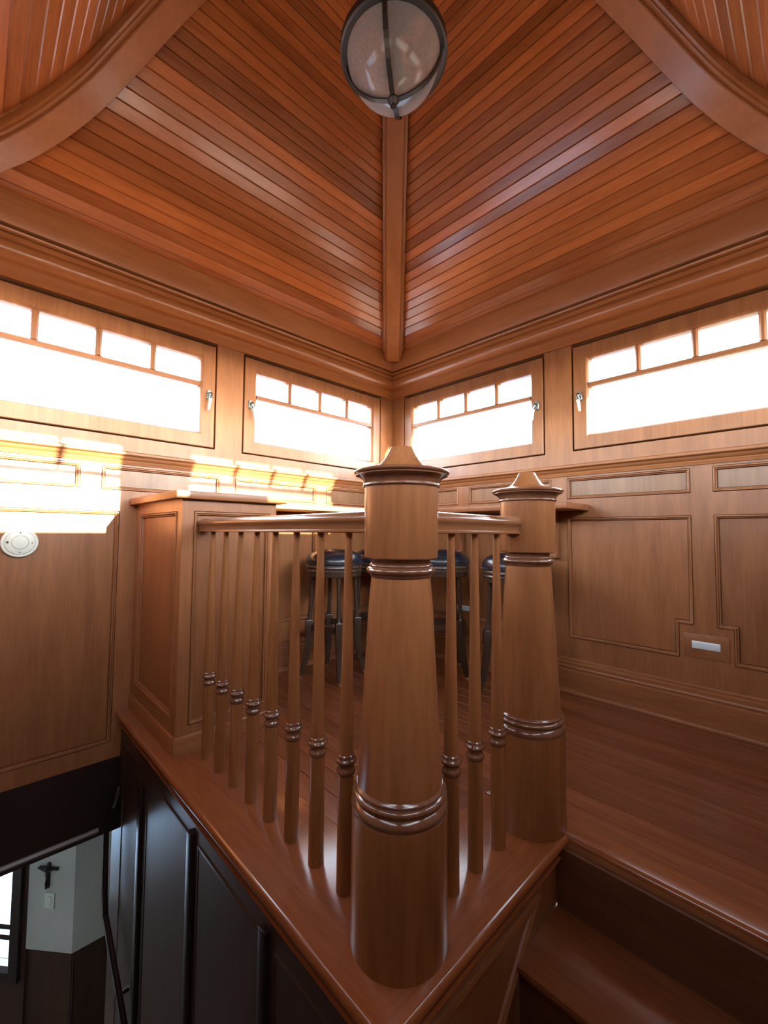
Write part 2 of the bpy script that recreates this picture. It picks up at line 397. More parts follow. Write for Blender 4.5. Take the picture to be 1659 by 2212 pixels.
for i, (d, z) in enumerate(UC):
    n = normal_at(UC, i); BC.append((d+n[0]*GAP, z+n[1]*GAP))
# clip the board curve to start at the frieze top
D0 = HALF-0.135*K
def at_d(c, d):
    for a, b in zip(c, c[1:]):
        if a[0] >= d >= b[0]:
            t = (a[0]-d)/(a[0]-b[0]) if a[0] != b[0] else 0
            return a[1]+(b[1]-a[1])*t
    return c[-1][1]
curve = [(D0, at_d(BC, D0))]+[p for p in BC if 0.02 < p[0] < D0-0.002]
KS = [0.6268, 0.6542, 0.6822, 0.7095, 0.7402, 0.7705, 0.8038, 0.8377, 0.8722, 0.9073, 0.9444, 0.9821]    # slopes of the seams seen from the eye
while KS[-1] < 2.75: KS.append(KS[-1]+0.0385+0.004*(KS[-1]-0.98))
seams = [curve[0]]
for kk in KS:
    for a, b in zip(curve, curve[1:]):
        ga, gb = a[1]-EYE-kk*(CY+a[0]), b[1]-EYE-kk*(CY+b[0])
        if ga <= 0 < gb:
            t = -ga/(gb-ga); seams.append((a[0]+(b[0]-a[0])*t, a[1]+(b[1]-a[1])*t)); break
seams.append(curve[-1])
def f_face(name):
    sx = {'left': lambda t, d, z: (CX+t, CY+d, z), 'right': lambda t, d, z: (CX+d, CY+t, z),
          'rear_left': lambda t, d, z: (CX-d, CY+t, z), 'rear_right': lambda t, d, z: (CX+t, CY-d, z)}
    return sx[name]
sh = MB(); pts = []
top = (0.0, Z(3.95))
shell = [(D0+0.05, curve[0][1]+0.0), (D0-0.05, at_d(BC, D0-0.05)+0.04)]+[(d, z+0.05) for d, z in curve[::10] if d < D0-0.08]
shell = [(HALF+0.02, Z(2.34))]+shell
rings = [[(CX-d, CY-d, z), (CX+d, CY-d, z), (CX+d, CY+d, z), (CX-d, CY+d, z)] for d, z in shell]
sh.loft(rings, cap=False); n0 = len(sh.v)-4; sh.f.append((n0, n0+1, n0+2, n0+3))
ceiling = struct('ceiling', sh, ROOFM)
for name, fn, ax in WALLS:
    ff = f_face(name)
    for (d1, z1), (d2, z2) in zip(seams, seams[1:]):
        l = math.hypot(d2-d1, z2-z1); ux, uz = (d2-d1)/l, (z2-z1)/l; nx, nz = uz, -ux     # n: up/out
        if nz < 0: nx, nz = -nx, -nz
        P = lambda a, h: (d1+ux*a+nx*h, z1+uz*a+nz*h)
        cs = [P(0.0004, 0.0045), P(0.0035, 0.0), P(l-0.0035, 0.0), P(l-0.0004, 0.0045), P(l-0.0004, 0.014), P(0.0004, 0.014)]
        ends = []
        for sg in (-1, 1):
            ends.append([(sg*max(d-0.066, 0.001), d, z) for d, z in cs])
        mk('ceiling_board', MB(ff).loft(ends), CB[ax], ceiling)
# hip beams
for qx, qy in ((1, 1), (-1, 1), (1, -1), (-1, -1)):
    ux = Vector((qx, qy, 0))/math.sqrt(2); lat = Vector((-qy, qx, 0))/math.sqrt(2)
    seq = [p for p in UC if p[0] <= 1.225*K and p[0] > 0.03][::3]
    dd = [(d*math.sqrt(2), z) for d, z in seq]
    def sweep(cs):
        rings = []
        for i, (D, z) in enumerate(dd):
            n = normal_at(dd, i)
            rings.append([tuple(Vector((CX, CY, 0))+ux*(D+n[0]*h)+lat*l+Vector((0, 0, z+n[1]*h))) for l, h in cs])
        return MB().loft(rings)
    hb = 0.047
    beam = mk('hip_beam', sweep([(-hb, 0.003), (-hb+0.003, 0), (hb-0.003, 0), (hb, 0.003), (hb, 0.105), (-hb, 0.105)]), BEAM, ceiling, smooth=True)
    for sg in (-1, 1):
        pr = [(hb, 0.012), (hb+0.004, 0.012), (hb+0.007, 0.016), (hb+0.010, 0.017), (hb+0.011, 0.024), (hb+0.019, 0.026), (hb+0.022, 0.036), (hb+0.023, 0.050),
              (hb+0.028, 0.053), (hb+0.032, 0.062), (hb+0.037, 0.068), (hb+0.038, 0.100), (hb, 0.100)]
        mk('edge_moulding', sweep([(sg*l, h) for l, h in pr]), BEAM, beam, smooth=True)

# ------------------------------------------------------------------ floor, landing nosing, stairwell
EX, EY, SX = 0.532, 0.530, 1.258             # left edge, front edge and stair edge of the landing
YB = CY-HALF
fl = MB()
nx_ = lambda a, b, c, d: a < b
sbx = sorted({EX+0.03, SX-0.02, AX}); sby = sorted({YB, EY+0.03, BY})
def f_floor(s, w, z): return (s, z, w)       # grid in plan, w is height
sbx = sorted({EX+0.03, SX-0.003, AX})
fm = MB(f_floor).grid(sbx, sby, lambda s, y: not (s < SX-0.003 and y < EY+0.03), -0.20, -0.015)
floor = struct('floor', fm, W['y'])
CBW = 0.275
x = EX+CBW; pw = 0.083
while x < AX-0.01:
    x1 = min(x+pw, AX); y0 = EY+CBW if x < SX+0.07 else YB
    if x < SX+0.07 < x1: x1 = SX+0.075
    g = 0.0006; c = 0.0016
    cs = [(x+g, -0.015), (x+g, -c), (x+g+c, 0.0), (x1-g-c, 0.0), (x1-g, -c), (x1-g, -0.015)]
    mk('plank', MB().loft([[(a, y, z) for a, z in cs] for y in (y0, BY)]), FL['y'], floor)
    x = x1
NPROF = [(-CBW, -0.015), (-CBW, 0.0), (-0.012, 0.0), (-0.005, -0.002), (0.0, -0.008), (0.0015, -0.014), (0.0, -0.020), (-0.005, -0.026), (-0.012, -0.028),
         (-0.017, -0.029), (-0.019, -0.036), (-0.022, -0.042), (-0.022, -0.052), (-0.014, -0.054), (-0.012, -0.058), (-0.014, -0.063), (-0.024, -0.066), (-0.030, -0.085), (-0.06, -0.085), (-0.06, -0.015)]
def nose(path, name, mat):
    rings = []
    for p, dirv in path:
        rings.append([(p[0]+dirv[0]*o, p[1]+dirv[1]*o, z) for o, z in NPROF])
    return MB().loft(rings)
trim_n += 1; struct('trim_%d' % trim_n, nose([((EX, BY), (-1, 0)), ((EX, EY), (-1, -1))], '', None), NOSE['y'], smooth=True)
trim_n += 1; struct('trim_%d' % trim_n, nose([((EX, EY), (-1, -1)), ((SX, EY), (0, -1))], '', None), NOSE['x'], smooth=True)
NP2 = [(o if o > -0.1 else -0.077, z) for o, z in NPROF if z > -0.041]+[(-0.03, -0.040), (-0.03, -0.015)]
trim_n += 1
struct('trim_%d' % trim_n, MB().loft([[(SX-o, y, z) for o, z in [(-o, z) for o, z in []]+[( -(-o), z) for o, z in NP2]] for y in (YB, EY)]) if False else
       MB().loft([[(SX-o, y, z) for o, z in NP2] for y in (YB, EY+0.275)]), NOSE['y'], smooth=True)

LOW = -2.95
WX = EX+0.026
# wall under the left edge of the landing (right side of the deep well)
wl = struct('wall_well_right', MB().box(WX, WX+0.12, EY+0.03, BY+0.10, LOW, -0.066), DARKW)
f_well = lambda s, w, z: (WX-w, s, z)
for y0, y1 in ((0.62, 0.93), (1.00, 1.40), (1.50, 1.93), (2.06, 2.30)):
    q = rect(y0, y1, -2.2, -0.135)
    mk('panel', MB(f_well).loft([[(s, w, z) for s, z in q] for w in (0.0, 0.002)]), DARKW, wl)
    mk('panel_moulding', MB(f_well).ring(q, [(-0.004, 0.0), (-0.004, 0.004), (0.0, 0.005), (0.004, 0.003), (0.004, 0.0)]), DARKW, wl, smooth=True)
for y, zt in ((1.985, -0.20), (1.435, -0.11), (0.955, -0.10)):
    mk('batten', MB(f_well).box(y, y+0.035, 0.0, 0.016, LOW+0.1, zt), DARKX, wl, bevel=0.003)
# wall under the front edge of the landing (beside the stairs)
FYW = EY+0.026
wf = struct('wall_stair_side', MB().box(WX, SX-0.022, FYW, FYW+0.10, LOW, -0.066), W['z'])
f_side = lambda s, w, z: (s, FYW-w, z)
slope = -0.19/0.218
def rk(x): return -0.100+slope*(SX-0.06-x)*1.0
q = [(0.62, -0.62), (0.62, -0.095), (1.13, -0.095)][::-1]
mk('panel_moulding', MB(f_side).ring([(0.60, -0.105), (0.60, -0.60), (1.10, -0.105)], [(-0.010, 0.0), (-0.010, 0.008), (-0.003, 0.011), (0.003, 0.006), (0.010, 0.007), (0.012, 0.0)]), W['x'], wf, smooth=True)
# well walls behind and to the left, and the dark header under the left wall
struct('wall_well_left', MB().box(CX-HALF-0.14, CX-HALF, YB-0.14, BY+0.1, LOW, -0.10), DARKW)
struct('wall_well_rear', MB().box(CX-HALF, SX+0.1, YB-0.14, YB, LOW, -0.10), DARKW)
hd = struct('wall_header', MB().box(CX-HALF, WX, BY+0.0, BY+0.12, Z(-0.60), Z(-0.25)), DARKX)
mk('header_trim', MB().loft([[(x, BY-w, z) for w, z in ((0.0, Z(-0.578)), (0.010, Z(-0.578)), (0.012, Z(-0.57)), (0.006, Z(-0.560)), (0.0, Z(-0.558)))] for x in (CX-HALF, 0.48)]), plain('grey_trim', (0.16, 0.14, 0.13), 0.35), hd)

# staircase
stairs = thing('staircase', 'brown wooden flight of steps going down beside the landing at lower right', 'stairs', (SX-0.1, (YB+FYW)/2, -0.19))
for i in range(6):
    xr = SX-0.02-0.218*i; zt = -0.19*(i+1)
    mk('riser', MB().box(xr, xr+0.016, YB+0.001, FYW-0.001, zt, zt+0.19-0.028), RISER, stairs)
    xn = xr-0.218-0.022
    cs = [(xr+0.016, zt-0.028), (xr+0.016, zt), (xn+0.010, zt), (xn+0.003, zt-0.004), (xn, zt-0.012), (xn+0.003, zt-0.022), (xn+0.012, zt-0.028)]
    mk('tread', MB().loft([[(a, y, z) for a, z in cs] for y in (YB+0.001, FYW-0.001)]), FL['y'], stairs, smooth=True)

# ------------------------------------------------------------------ room below, seen through the well
struct('floor_lower', MB().loft([[(x, y, z) for x, y in ((-2.0, YB-0.14), (3.3, YB-0.14), (3.3, 3.93), (0.66, 3.93), (-1.30, 6.2), (-2.0, 6.2))] for z in (LOW-0.1, LOW)]), CARPET)
struct('ceiling_lower', MB().box(-2.0, 3.2, BY+0.10, 6.2, Z(-0.60), Z(-0.52)), CEILW)
ca, cb_, cc = (0.412, 4.155), (0.648, 3.880), (3.2, 3.845)
dv = Vector((ca[0]-cb_[0], ca[1]-cb_[1])).normalized(); nv = Vector((dv.y, -dv.x))    # nv points away from the eye
if nv.y < 0: nv = -nv
P = lambda t, n, z: (cb_[0]+dv.x*t+nv.x*n, cb_[1]+dv.y*t+nv.y*n, z)
T1 = (Vector(ca)-Vector(cb_)).length
WBZ = -2.2
TOPZ = Z(-0.60)
w1 = MB(P); w1.add([(0, 0, WBZ), (T1, 0, WBZ), (T1, 0, TOPZ), (0, 0, TOPZ), (0, .08, WBZ), (T1, .08, WBZ), (T1, .08, TOPZ), (0, .08, TOPZ)],
                   [(0, 1, 2, 3), (4, 5, 6, 7), (0, 1, 5, 4), (1, 2, 6, 5), (2, 3, 7, 6), (3, 0, 4, 7)])
wlow = struct('wall_lower_angled', w1, WHITE)
struct('wall_lower_far', MB().box(cb_[0], 3.2, cb_[1], cb_[1]+0.08, WBZ, TOPZ), WHITE)
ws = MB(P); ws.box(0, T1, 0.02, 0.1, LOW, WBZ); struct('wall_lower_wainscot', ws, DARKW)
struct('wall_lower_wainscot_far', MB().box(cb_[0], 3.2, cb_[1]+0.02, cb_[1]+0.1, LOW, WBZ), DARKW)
# window of the lower room: casing, rails, panes
WT0, WT1, WZ0, WZ1 = T1+0.125, T1+1.10, -2.335, -1.05
wr = struct('window_9', MB(P).ring(rect(WT0-0.09, WT1+0.09, WZ0-0.09, WZ1+0.09), [(0, 0.1), (0, -0.03), (0.07, -0.03), (0.09, 0.0), (0.09, 0.1)]), DARKX)
mk('glass_pane', MB(P).box(WT0, WT1, 0.05, 0.055, WZ0, WZ1), GLASS, wr)
for zr in (-2.100, -2.175):
    mk('window_rail', MB(P).box(WT0, WT1, 0.04, 0.075, zr-0.018, zr+0.018), DARKX, wr)
struct('wall_lower_side', MB(P).grid([T1, WT0-0.09, WT1+0.09, 3.0], [LOW, WZ0-0.09, WZ1+0.09, TOPZ], lambda s, z: not (WT0-0.09 < s < WT1+0.09 and WZ0-0.09 < z < WZ1+0.09), 0.0, 0.1), DARKW)
struct('wall_lower_left', MB().box(-2.0, -1.9, BY+0.1, 6.2, LOW, TOPZ), WHITE)
struct('wall_lower_right', MB().box(3.2, 3.3, BY+0.1, cb_[1]+0.1, LOW, TOPZ), WHITE)
struct('wall_lower_back_left', MB().box(-2.0, CX-HALF-0.14, BY, BY+0.1, LOW, TOPZ), WHITE)
struct('wall_lower_back_right', MB().box(WX+0.12, 3.3, BY, BY+0.1, LOW, TOPZ), WHITE)
struct('ground', MB().box(-300, 300, -300, 300, -7.2, -7.0), plain('dry_pale_ground', (0.36, 0.32, 0.26), 0.9))
struct('ground_outside', MB().box(-30, 30, 3.0, 60, LOW-0.6, LOW-0.5), plain('pale_terrace', (0.26, 0.40, 0.56), 0.8))
# crucifix and switch plate on the angled white wall
tc_ = 0.201
zc = -1.650
cr = thing('crucifix', 'small dark crucifix with a figure on the white wall below the stairwell', 'crucifix', P(tc_, -0.01, zc))
mk('cross', MB(P).grid([tc_-0.075, tc_-0.009, tc_+0.009, tc_+0.075], [zc-0.10, zc+0.028, zc+0.046, zc+0.075],
                       lambda s, z: tc_-0.009 < s < tc_+0.009 or zc+0.028 < z < zc+0.046, -0.016, -0.002), DARKX, cr)
fg = MB()
Q = lambda t, z, n=-0.026: P(tc_+t, n, zc+z)
fg.tube([Q(0, -0.095), Q(0.003, -0.06), Q(0, -0.03), Q(0, 0.0), Q(0, 0.026)], [0.006, 0.008, 0.009, 0.011, 0.009], 8)
fg.tube([Q(-0.072, 0.046), Q(-0.035, 0.036), Q(0, 0.022), Q(0.035, 0.036), Q(0.072, 0.046)], [0.004, 0.006, 0.008, 0.006, 0.004], 8)
fg.tube([Q(0, 0.026), Q(0.002, 0.036, -0.03), Q(0.003, 0.050, -0.031), Q(0.003, 0.058, -0.03)], [0.005, 0.010, 0.010, 0.004], 8)
mk('corpus', fg, IRON, cr, smooth=True)
sp = thing('switch_plate', 'pale rectangular wall plate below the crucifix', 'switch plate', P(0.189, -0.003, -1.845))
mk('plate', MB(P).box(0.150, 0.228, -0.007, -0.0005, -1.902, -1.790), PLASTIC, sp, bevel=0.002)
mk('rocker', MB(P).box(0.173, 0.205, -0.011, -0.006, -1.876, -1.814), PLASTIC, sp, bevel=0.001)
# dark handrail on the right side of the well
hr = thing('stair_handrail', 'black metal handrail running down the dark well wall', 'handrail', (WX-0.05, 2.3, -0.95))
mk('rail', MB().tube([(WX-0.045, 2.40, -0.42), (WX-0.045, 2.385, -0.62), (WX-0.045, 2.37, -0.82), (WX-0.045, 2.34, -0.90), (WX-0.045, 2.10, -1.02), (WX-0.045, 1.70, -1.24)], 0.013, 10), DARKX, hr, smooth=True)
mk('bracket', MB().tube([(WX-0.001, 2.36, -0.35), (WX-0.03, 2.33, -0.42), (WX-0.045, 2.37, -0.52)], 0.010, 8), DARKX, hr, smooth=True)
mk('bracket', MB().tube([(WX-0.001, 2.10, -1.07), (WX-0.03, 2.10, -1.07), (WX-0.045, 2.10, -1.03)], 0.008, 8), DARKX, hr, smooth=True)

# ------------------------------------------------------------------ newel posts
def arc(r0, z0, r1, z1, bulge, n=6):
    out = []
    for k in range(n+1):
        t = k/n; b = math.sin(PI*t)*bulge
        out.append((r0+(r1-r0)*t+b, z0+(z1-z0)*t))
    return out
P_BASE = [(0.0, 0.0), (0.1030, 0.0), (0.1035, 0.004), (0.1028, 0.276)]
P_RINGS = [(0.05, 0.276), (0.1022, 0.276)]+arc(0.1015, 0.279, 0.1000, 0.296, 0.0035)+[(0.0965, 0.299), (0.0955, 0.303)]+arc(0.0985, 0.305, 0.0985, 0.317, 0.0038)+[(0.0950, 0.319)]+arc(0.0960, 0.320, 0.0950, 0.327, 0.0022)+[(0.0925, 0.330), (0.05, 0.330)]
P_SHAFT = [(0.03, 0.330), (0.0918, 0.330), (0.0905, 0.352), (0.0863, 0.42), (0.0812, 0.51), (0.0765, 0.60), (0.0722, 0.69), (0.0665, 0.755), (0.0655, 0.765), (0.03, 0.765)]
P_NECK = [(0.03, 0.764), (0.0655, 0.764), (0.069, 0.768), (0.070, 0.772)]+arc(0.0735, 0.774, 0.0735, 0.786, 0.0035)+[(0.070, 0.787)]+arc(0.0690, 0.788, 0.0680, 0.794, 0.0018)+[(0.0655, 0.796), (0.0655, 0.806), (0.03, 0.806)]
P_BLOCK = [(0.03, 0.806), (0.0775, 0.806), (0.0805, 0.808), (0.0815, 0.812), (0.0825, 0.962), (0.03, 0.962)]
P_CAPM = [(0.03, 0.962), (0.0835, 0.962)]+arc(0.0855, 0.963, 0.0855, 0.969, 0.0015)+[(0.0850, 0.970), (0.0870, 0.976), (0.0915, 0.982), (0.0985, 0.986), (0.1030, 0.9875), (0.1030, 0.990)]+arc(0.1045, 0.991, 0.1035, 0.999, 0.0035)+[(0.1000, 1.0005), (0.03, 1.0005)]
P_CAP = [(0.03, 1.0002), (0.0985, 1.0006), (0.088, 1.0015), (0.074, 1.0035), (0.062, 1.008), (0.051, 1.0145), (0.043, 1.022), (0.0365, 1.031), (0.031, 1.041), (0.0275, 1.048), (0.0255, 1.0525), (0.0235, 1.0545), (0.0, 1.0545)]
def newel(name, x, y, label):
    t = thing(name, label, 'post', (x, y, 0.0), 'turned newel posts of the landing')
    for part, pr in (('base', P_BASE), ('base_ring', P_RINGS), ('shaft', P_SHAFT), ('neck_ring', P_NECK), ('block', P_BLOCK), ('cap_moulding', P_CAPM), ('cap', P_CAP)):
        mk(part, MB().lathe(pr, 72, (x, y, 0)), RINGW if part in ('base_ring', 'neck_ring', 'cap_moulding') else TURN, t, smooth=True)
    return t
NX, NY, N2X, N2Y = 0.690, 0.655, 1.252, 0.642
newel('newel_post', NX, NY, 'large turned wooden newel post standing nearest, at the outer corner of the landing')
newel('newel_post', N2X, N2Y, 'farther turned wooden newel post at the top of the stairs, before the right wall')

# ------------------------------------------------------------------ balustrades
P_BAL = [(0.0, 0.0), (0.0205, 0.0), (0.0195, 0.274), (0.017, 0.274), (0.0, 0.274)]
P_COLL = [(0.012, 0.274), (0.0200, 0.274)]+arc(0.0215, 0.276, 0.0200, 0.290, 0.0030)+[(0.0185, 0.294), (0.0190, 0.299)]+arc(0.0220, 0.301, 0.0225, 0.313, 0.0040)+[(0.0205, 0.316), (0.0205, 0.320), (0.0180, 0.323), (0.012, 0.323)]
P_SPIN = [(0.0, 0.322), (0.0180, 0.322), (0.0172, 0.40), (0.0150, 0.52), (0.0125, 0.66), (0.0102, 0.78), (0.0093, 0.862), (0.0, 0.862)]
def ring_profile():
    half = [(0.0, 0.9135), (0.012, 0.9130), (0.020, 0.9105), (0.026, 0.9060), (0.0300, 0.8990), (0.0305, 0.8930), (0.0280, 0.8880), (0.0245, 0.8840), (0.0230, 0.8780), (0.0225, 0.8700), (0.0235, 0.8690), (0.0250, 0.8670), (0.0250, 0.8630), (0.0230, 0.8610), (0.0, 0.8610)]
    return half+[(-a, z) for a, z in half[-2:0:-1]]
RP = ring_profile()
def balustrade(label, axis, fixed, p0, p1, pos, mat):
    base = (fixed, (p0+p1)/2, 0) if axis == 'y' else ((p0+p1)/2, fixed, 0)
    t = thing('balustrade', label, 'railing', base)
    if axis == 'y': rail = MB().loft([[(fixed+a, y, z) for a, z in RP] for y in (p0, p1)])
    else: rail = MB().loft([[(x, fixed+a, z) for a, z in RP] for x in (p0, p1)])
    mk('handrail', rail, mat, t, smooth=True)
    ms = None
    for q in pos:
        c = (fixed, q, 0) if axis == 'y' else (q, fixed, 0)
        if ms is None:
            b = mk('baluster', MB().lathe(P_BAL, 28, (0, 0, 0)), TURN); 
            r = mk('collar', MB().lathe(P_COLL, 28, (0, 0, 0)), RINGW, b, smooth=True)
            s = mk('spindle', MB().lathe(P_SPIN, 28, (0, 0, 0)), TURN, b, smooth=True)
            for p in b.data.polygons: p.use_smooth = True
            b.data.set_sharp_from_angle(angle=math.radians(35))
            ms = b
        else:
            b = copy_tree(ms)
        b.parent = t; b.location = Vector(c)-Vector(base)
    return t
balustrade('longer turned wooden balustrade along the stairwell, from near newel to cabinet', 'y', 0.681, NY+0.077, 1.744, [0.827+0.1192*i for i in range(8)]+[], RAILW['y'])
balustrade('short wooden balustrade of three spindles between the two newel posts', 'x', 0.649, NX+0.077, N2X-0.074, [0.866, 0.970, 1.080], RAILW['x'])

# ------------------------------------------------------------------ panelled cabinet at the head of the well
CX0, CX1, CY0, CYB = 0.590, 1.003, 1.745, BY-0.001
cab = thing('panelled_cabinet', 'tall panelled wooden cabinet with overhanging top against left wall', 'cabinet', ((CX0+CX1)/2, (CY0+CYB)/2, 0))
mk('carcass', MB().box(CX0-PW, CX1-0.002, CY0-PW, CYB, 0.0, 0.991), W['z'], cab)
f_cf = lambda s, w, z: (s, CY0-w, z); f_cs = lambda s, w, z: (CX0-w, s, z)
for f_, (a, b), (pa, pb), (c, d) in ((f_cf, (CX0, CX1), (0.636, 0.972), (0.105, 0.945)), (f_cs, (CY0-PW, CYB), (1.797, 2.315), (0.128, 0.943))):
    q = rect(pa, pb, c, d)
    mk('frame', MB(f_).grid([a, pa, pb, b], [0.0, c, d, 0.991], lambda s, z: not (pa < s < pb and c < z < d), PW, 0.0), W['z'], cab)
    mk('panel', MB(f_).loft([[(s, w, z) for s, z in q] for w in (-0.0102, -0.006)]) if False else MB(f_).panel(q, PW, PW+0.006), W['z'], cab)
    mk('panel_moulding', MB(f_).ring(q, MOULD), W['z'], cab, smooth=True)
bp = [(0, 0.0), (0.006, 0.0), (0.006, 0.062), (0.004, 0.066), (0.001, 0.070), (0, 0.070)]
mb = MB(); mb.loft([[(CX0-w, CYB, z) for w, z in bp], [(CX0-w, CY0-w, z) for w, z in bp], [(CX1, CY0-w, z) for w, z in bp]])
mk('plinth', mb, W['x'], cab, smooth=True)
mk('top', MB().box(CX0-0.033, CX1+0.035, CY0-0.033, CYB, 0.991, 1.022), W['x'], cab, bevel=0.003)

# ------------------------------------------------------------------ bar shelf wrapping the corner
SD = 0.30; SZ0, SZ1 = 0.993, 1.026; SE = 0.873
shf = thing('bar_shelf', 'narrow wooden bar shelf wrapping the corner below the windows', 'shelf', (AX-0.15, BY-0.15, SZ0))
pl = [(CX1+0.036, BY), (CX1+0.036, BY-SD), (AX-SD, BY-SD), (AX-SD, SE), (AX, SE), (AX, BY)]
mk('shelf_board', MB().loft([[(x, y, z) for x, y in pl] for z in (SZ0, SZ1)]), W['x'], shf, bevel=0.003)
def bracket(fn, s):
    pr = [(0.0, SZ0), (0.24, SZ0), (0.24, SZ0-0.025), (0.215, SZ0-0.035), (0.15, SZ0-0.055), (0.10, SZ0-0.085), (0.065, SZ0-0.13), (0.045, SZ0-0.19), (0.038, SZ0-0.235), (0.052, SZ0-0.240), (0.052, SZ0-0.262), (0.0, SZ0-0.262)]
    mk('bracket', MB(fn).loft([[(s+q, w, z) for w, z in pr] for q in (-0.020, 0.020)]), W['z'], shf, bevel=0.002)
bracket(f_right, 0.02); bracket(f_right, 0.68*K); bracket(f_left, 0.68*K)

# ------------------------------------------------------------------ bar stools
def make_stool(label):
    t = thing('bar_stool', label, 'stool', (0, 0, 0), 'navy leather bar stools')
    mk('cushion', MB().lathe([(0.0, 0.668), (0.168, 0.668), (0.1745, 0.674), (0.1750, 0.690), (0.172, 0.704), (0.163, 0.720), (0.145, 0.736), (0.115, 0.750), (0.075, 0.758), (0.03, 0.762), (0.0, 0.762)], 56), LEATHER, t, smooth=True)
    nm = MB()
    for k in range(60):
        a = 2*PI*k/60; c = (0.1755*math.cos(a), 0.1755*math.sin(a), 0.677)
        nm.lathe([(0.0, -0.0035), (0.0035, 0.0), (0.0, 0.0035)], 6, c)
    mk('nailheads', nm, NAIL, t, kind='stuff')
    mk('seat_rim', MB().lathe([(0.10, 0.600), (0.163, 0.600), (0.166, 0.603)]+[(0.167, 0.625), (0.170, 0.629), (0.172, 0.634), (0.170, 0.640), (0.166, 0.643)]+[(0.169, 0.648), (0.173, 0.654), (0.172, 0.662), (0.168, 0.668), (0.10, 0.668)], 56), STOOLW, t, smooth=True)
    for k in range(4):
        a = PI/4+PI/2*k; ca, sa = math.cos(a), math.sin(a)
        R = lambda r, z: (r*ca, r*sa, z)
        lg = mk('leg', MB().tube([R(0.130, 0.602), R(0.134, 0.59), R(0.138, 0.50), R(0.143, 0.40), R(0.147, 0.345), R(0.148, 0.335)], [0.016, 0.013, 0.0115, 0.0125, 0.014, 0.017], 12), STOOLW, t, smooth=True)
        bx = MB()
        rings = []
        for r, z, h in ((0.150, 0.338, 0.019), (0.150, 0.333, 0.021), (0.151, 0.262, 0.021), (0.151, 0.256, 0.0185), (0.156, 0.18, 0.0165), (0.170, 0.09, 0.0145), (0.196, 0.012, 0.0115)):
            rings.append([(r*ca+(u*ca-v*sa)*h, r*sa+(u*sa+v*ca)*h, z) for u, v in ((-1, -1), (1, -1), (1, 1), (-1, 1))])
        bx.loft(rings); mk('foot', bx, STOOLW, lg, smooth=True)
        mk('glide', MB().lathe([(0.0, 0.0), (0.010, 0.0), (0.0105, 0.012), (0.0, 0.012)], 12, R(0.196, 0.0)), NAIL, lg, smooth=True)
    for k in range(4):
        a0 = PI/4+PI/2*k; pts = []
        for j in range(9):
            u = j/8; a = a0+PI/2*u; r = 0.148/(math.cos((u-0.5)*PI/2)/math.cos(PI/4))
            r = 0.5*r+0.5*(0.148-0.050*math.sin(PI*u))
            pts.append((r*math.cos(a), r*math.sin(a)))
        rings = []
        for j, (x, y) in enumerate(pts):
            l = math.hypot(x, y); nx2, ny2 = x/l, y/l
            rings.append([(x+nx2*w, y+ny2*w, z) for w, z in ((-0.012, 0.275), (0.012, 0.275), (0.012, 0.310), (-0.012, 0.310))])
        mk('stretcher', MB().loft(rings), STOOLW, t, smooth=True)
    return t
st = make_stool('navy leather bar stool seen whole between the spindles left of the near newel')
spots = [(1.620, 2.105, -116-45+180, None),
         (2.035, 2.140, 10, 'navy leather bar stool in the corner, mostly hidden by the near newel'),
         (2.155, 1.690, 45, 'navy leather bar stool just right of the near newel, behind the short balustrade'),
         (2.140, 1.175, 0, 'navy leather bar stool beside the farther newel, nearest the right wall')]
for i, (x, y, a, lb) in enumerate(spots):
    o = st if i == 0 else copy_tree(st)
    o.location = (x, y, 0); o.rotation_euler = (0, 0, math.radians(a))
    if lb: o['label'] = lb

# ------------------------------------------------------------------ outlets, detector, lantern
def outlet(fn, s, label):
    t = thing('wall_outlet', label, 'outlet', fn(s, 0, Z(0.33)), 'outlets in wooden blocks along the walls')
    bw = 0.086*K
    mk('wood_block', MB(fn).box(s-bw, s+bw, 0.0005, 0.004, Z(0.290), Z(0.400)), W['x'], t, bevel=0.0015)
    mk('cover_plate', MB(fn).box(s-0.054*K, s+0.054*K, 0.004, 0.0065, Z(0.333), Z(0.367)), PLATE, t, bevel=0.001)
    for q in (-0.025, 0.025):
        mk('socket', MB(fn).box(s+q-0.010, s+q+0.010, 0.0060, 0.0070, Z(0.340), Z(0.360)), PLATE, t)
outlet(f_right, -0.6795*K, 'horizontal outlet with steel plate in a wooden block low on right wall')
outlet(f_right, 0.6795*K, 'outlet in a wooden block low behind the stools near the corner')
dx, dz_ = 0.155*K, Z(0.808)
DW = 0.0
det = thing('smoke_detector', 'round white alarm fixed to the left wall panel below the sunlit patch', 'alarm', (dx, BY+0.0075, dz_))
def f_det(x, y, z): return (dx+x, BY+0.007-z, dz_+y)
mk('base', MB(f_det).lathe([(0.0, 0.0), (0.061, 0.0), (0.063, 0.003), (0.063, 0.010), (0.060, 0.014), (0.0, 0.014)], 48), PLASTIC, det, smooth=True)
mk('cover', MB(f_det).lathe([(0.0, 0.014), (0.052, 0.014), (0.050, 0.020), (0.042, 0.023), (0.031, 0.0235), (0.030, 0.022), (0.0, 0.022)], 48), PLASTIC, det, smooth=True)
mk('button', MB(f_det).lathe([(0.0, 0.022), (0.027, 0.022), (0.028, 0.024), (0.026, 0.027), (0.0, 0.028)], 40), PLASTIC, det, smooth=True)
for q, (a, b) in enumerate(((0.0, 0.041), (0.040, -0.002), (0.0, -0.041))):
    mk('screw', MB(f_det).lathe([(0.0, 0.020), (0.0028, 0.020), (0.0028, 0.0242), (0.0, 0.0242)], 10, (a, b, 0)), SLOT, det)
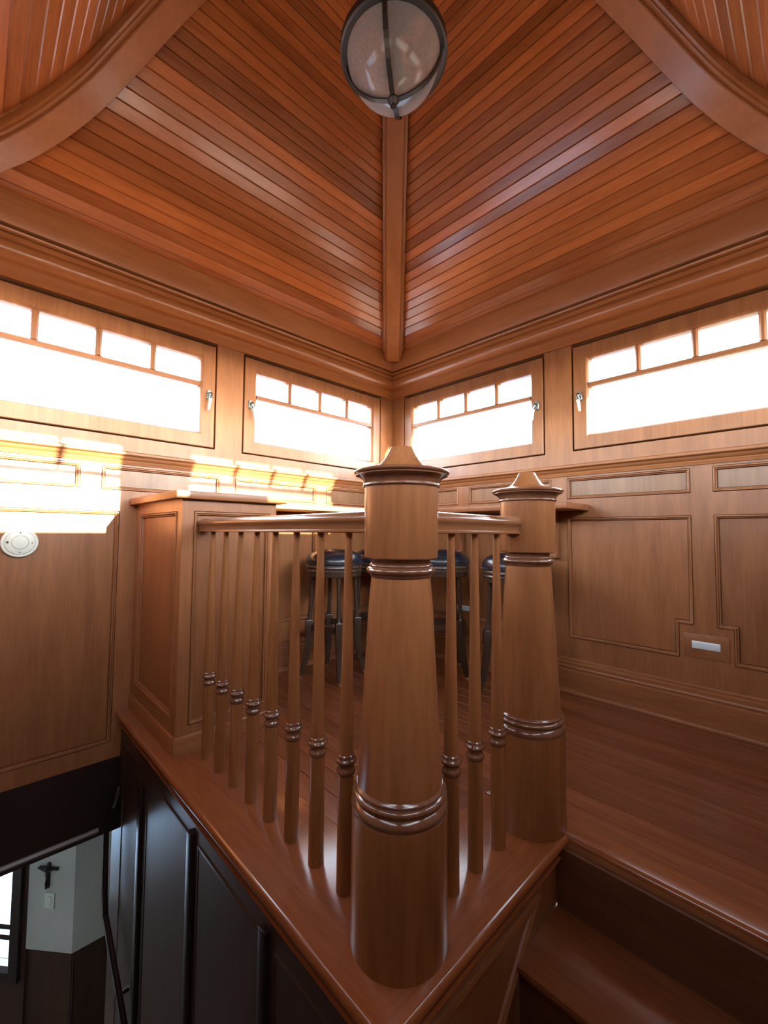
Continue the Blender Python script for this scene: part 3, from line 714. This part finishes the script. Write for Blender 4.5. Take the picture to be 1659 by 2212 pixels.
mk('indicator', MB(f_det).ring([(-0.046, -0.003), (-0.036, -0.003), (-0.036, 0.003), (-0.046, 0.003)], [(0, 0.02), (0, 0.0245), (0.0012, 0.0245), (0.0012, 0.02)]) if False else
   MB(f_det).lathe([(0.0030, 0.020), (0.0050, 0.020), (0.0050, 0.0242), (0.0030, 0.0242)], 14, (-0.041, 0.001, 0)), SLOT, det)

LZ = Z(2.680); LR = 0.176*K; LX, LY = CX-0.008, CY+0.008
lan = thing('globe_lantern', 'round glass globe lantern in a dark bronze strap cage hanging from apex', 'lantern', (LX, LY, LZ-LR-0.03))
lp = [(LR*math.sin(a), -LR*math.cos(a)) for a in [PI*k/40 for k in range(0, 37)]]
inner = [((LR-0.004)*math.sin(a), -(LR-0.004)*math.cos(a)) for a in [PI*k/40 for k in range(36, -1, -1)]]
mk('glass_globe', MB().loft([[(LX+max(r, 1e-5)*math.cos(2*PI*k/64), LY+max(r, 1e-5)*math.sin(2*PI*k/64), LZ+z) for k in range(64)] for r, z in lp], cap=False), GLOBE, lan, smooth=True)
RH = 0.199*K
mk('hoop', MB().loft([[(LX+(RH+dr)*math.cos(a), LY+(RH+dr)*math.sin(a), LZ-0.010+dz) for dr, dz in ((-0.026, -0.004), (-0.004, -0.010), (0.003, -0.006), (0.004, 0.004), (0.003, 0.020), (-0.004, 0.026), (-0.026, 0.020))] for a in [2*PI*k/72 for k in range(72)]], loop=True), IRON, lan, smooth=True)
for k in range(4):
    a = YAW+PI+math.radians(-11)+PI/2*k
    rr = LR+0.004; hw = 0.0085; rings = []
    for j in range(25):
        ph = PI/2*j/24*1.98
        cr_, cz = rr*math.sin(ph), -rr*math.cos(ph)
        for_ = []
        for w_, h in ((-hw, 0), (hw, 0), (hw, 0.005), (-hw, 0.005)):
            r2 = (rr+h)
            x = r2*math.sin(ph); z = -r2*math.cos(ph)
            for_.append((LX+x*math.cos(a)-w_*math.sin(a), LY+x*math.sin(a)+w_*math.cos(a), LZ+z))
        rings.append(for_)
    mk('strap', MB().loft(rings), IRON, lan)
mk('finial', MB().lathe([(0.0, -0.040), (0.006, -0.038), (0.010, -0.030), (0.008, -0.022), (0.014, -0.016), (0.020, -0.008), (0.020, 0.0), (0.0, 0.002)], 24, (LX, LY, LZ-LR-0.004)), IRON, lan, smooth=True)
mk('socket', MB().lathe([(0.0, -0.080), (0.034, -0.080), (0.037, -0.075), (0.037, -0.060), (0.022, -0.050), (0.014, -0.03), (0.018, 0.06), (0.024, 0.10), (0.024, LR), (0.0, LR)], 28, (LX, LY, LZ)), IRON, lan, smooth=True)
mk('bulb', MB().lathe([(0.0, -0.052), (0.012, -0.048), (0.020, -0.035), (0.021, -0.015), (0.014, 0.005), (0.010, 0.02), (0.0, 0.02)], 20, (LX+0.055, LY+0.02, LZ)), PLASTIC, lan, smooth=True)
mk('crown', MB().lathe([(0.0, LR*0.93), (0.075, LR*0.93), (0.078, LR*0.97), (0.05, LR*1.06), (0.02, LR*1.14), (0.010, LR*1.2), (0.010, 0.70), (0.0, 0.70)], 32, (LX, LY, LZ)), IRON, lan, smooth=True)
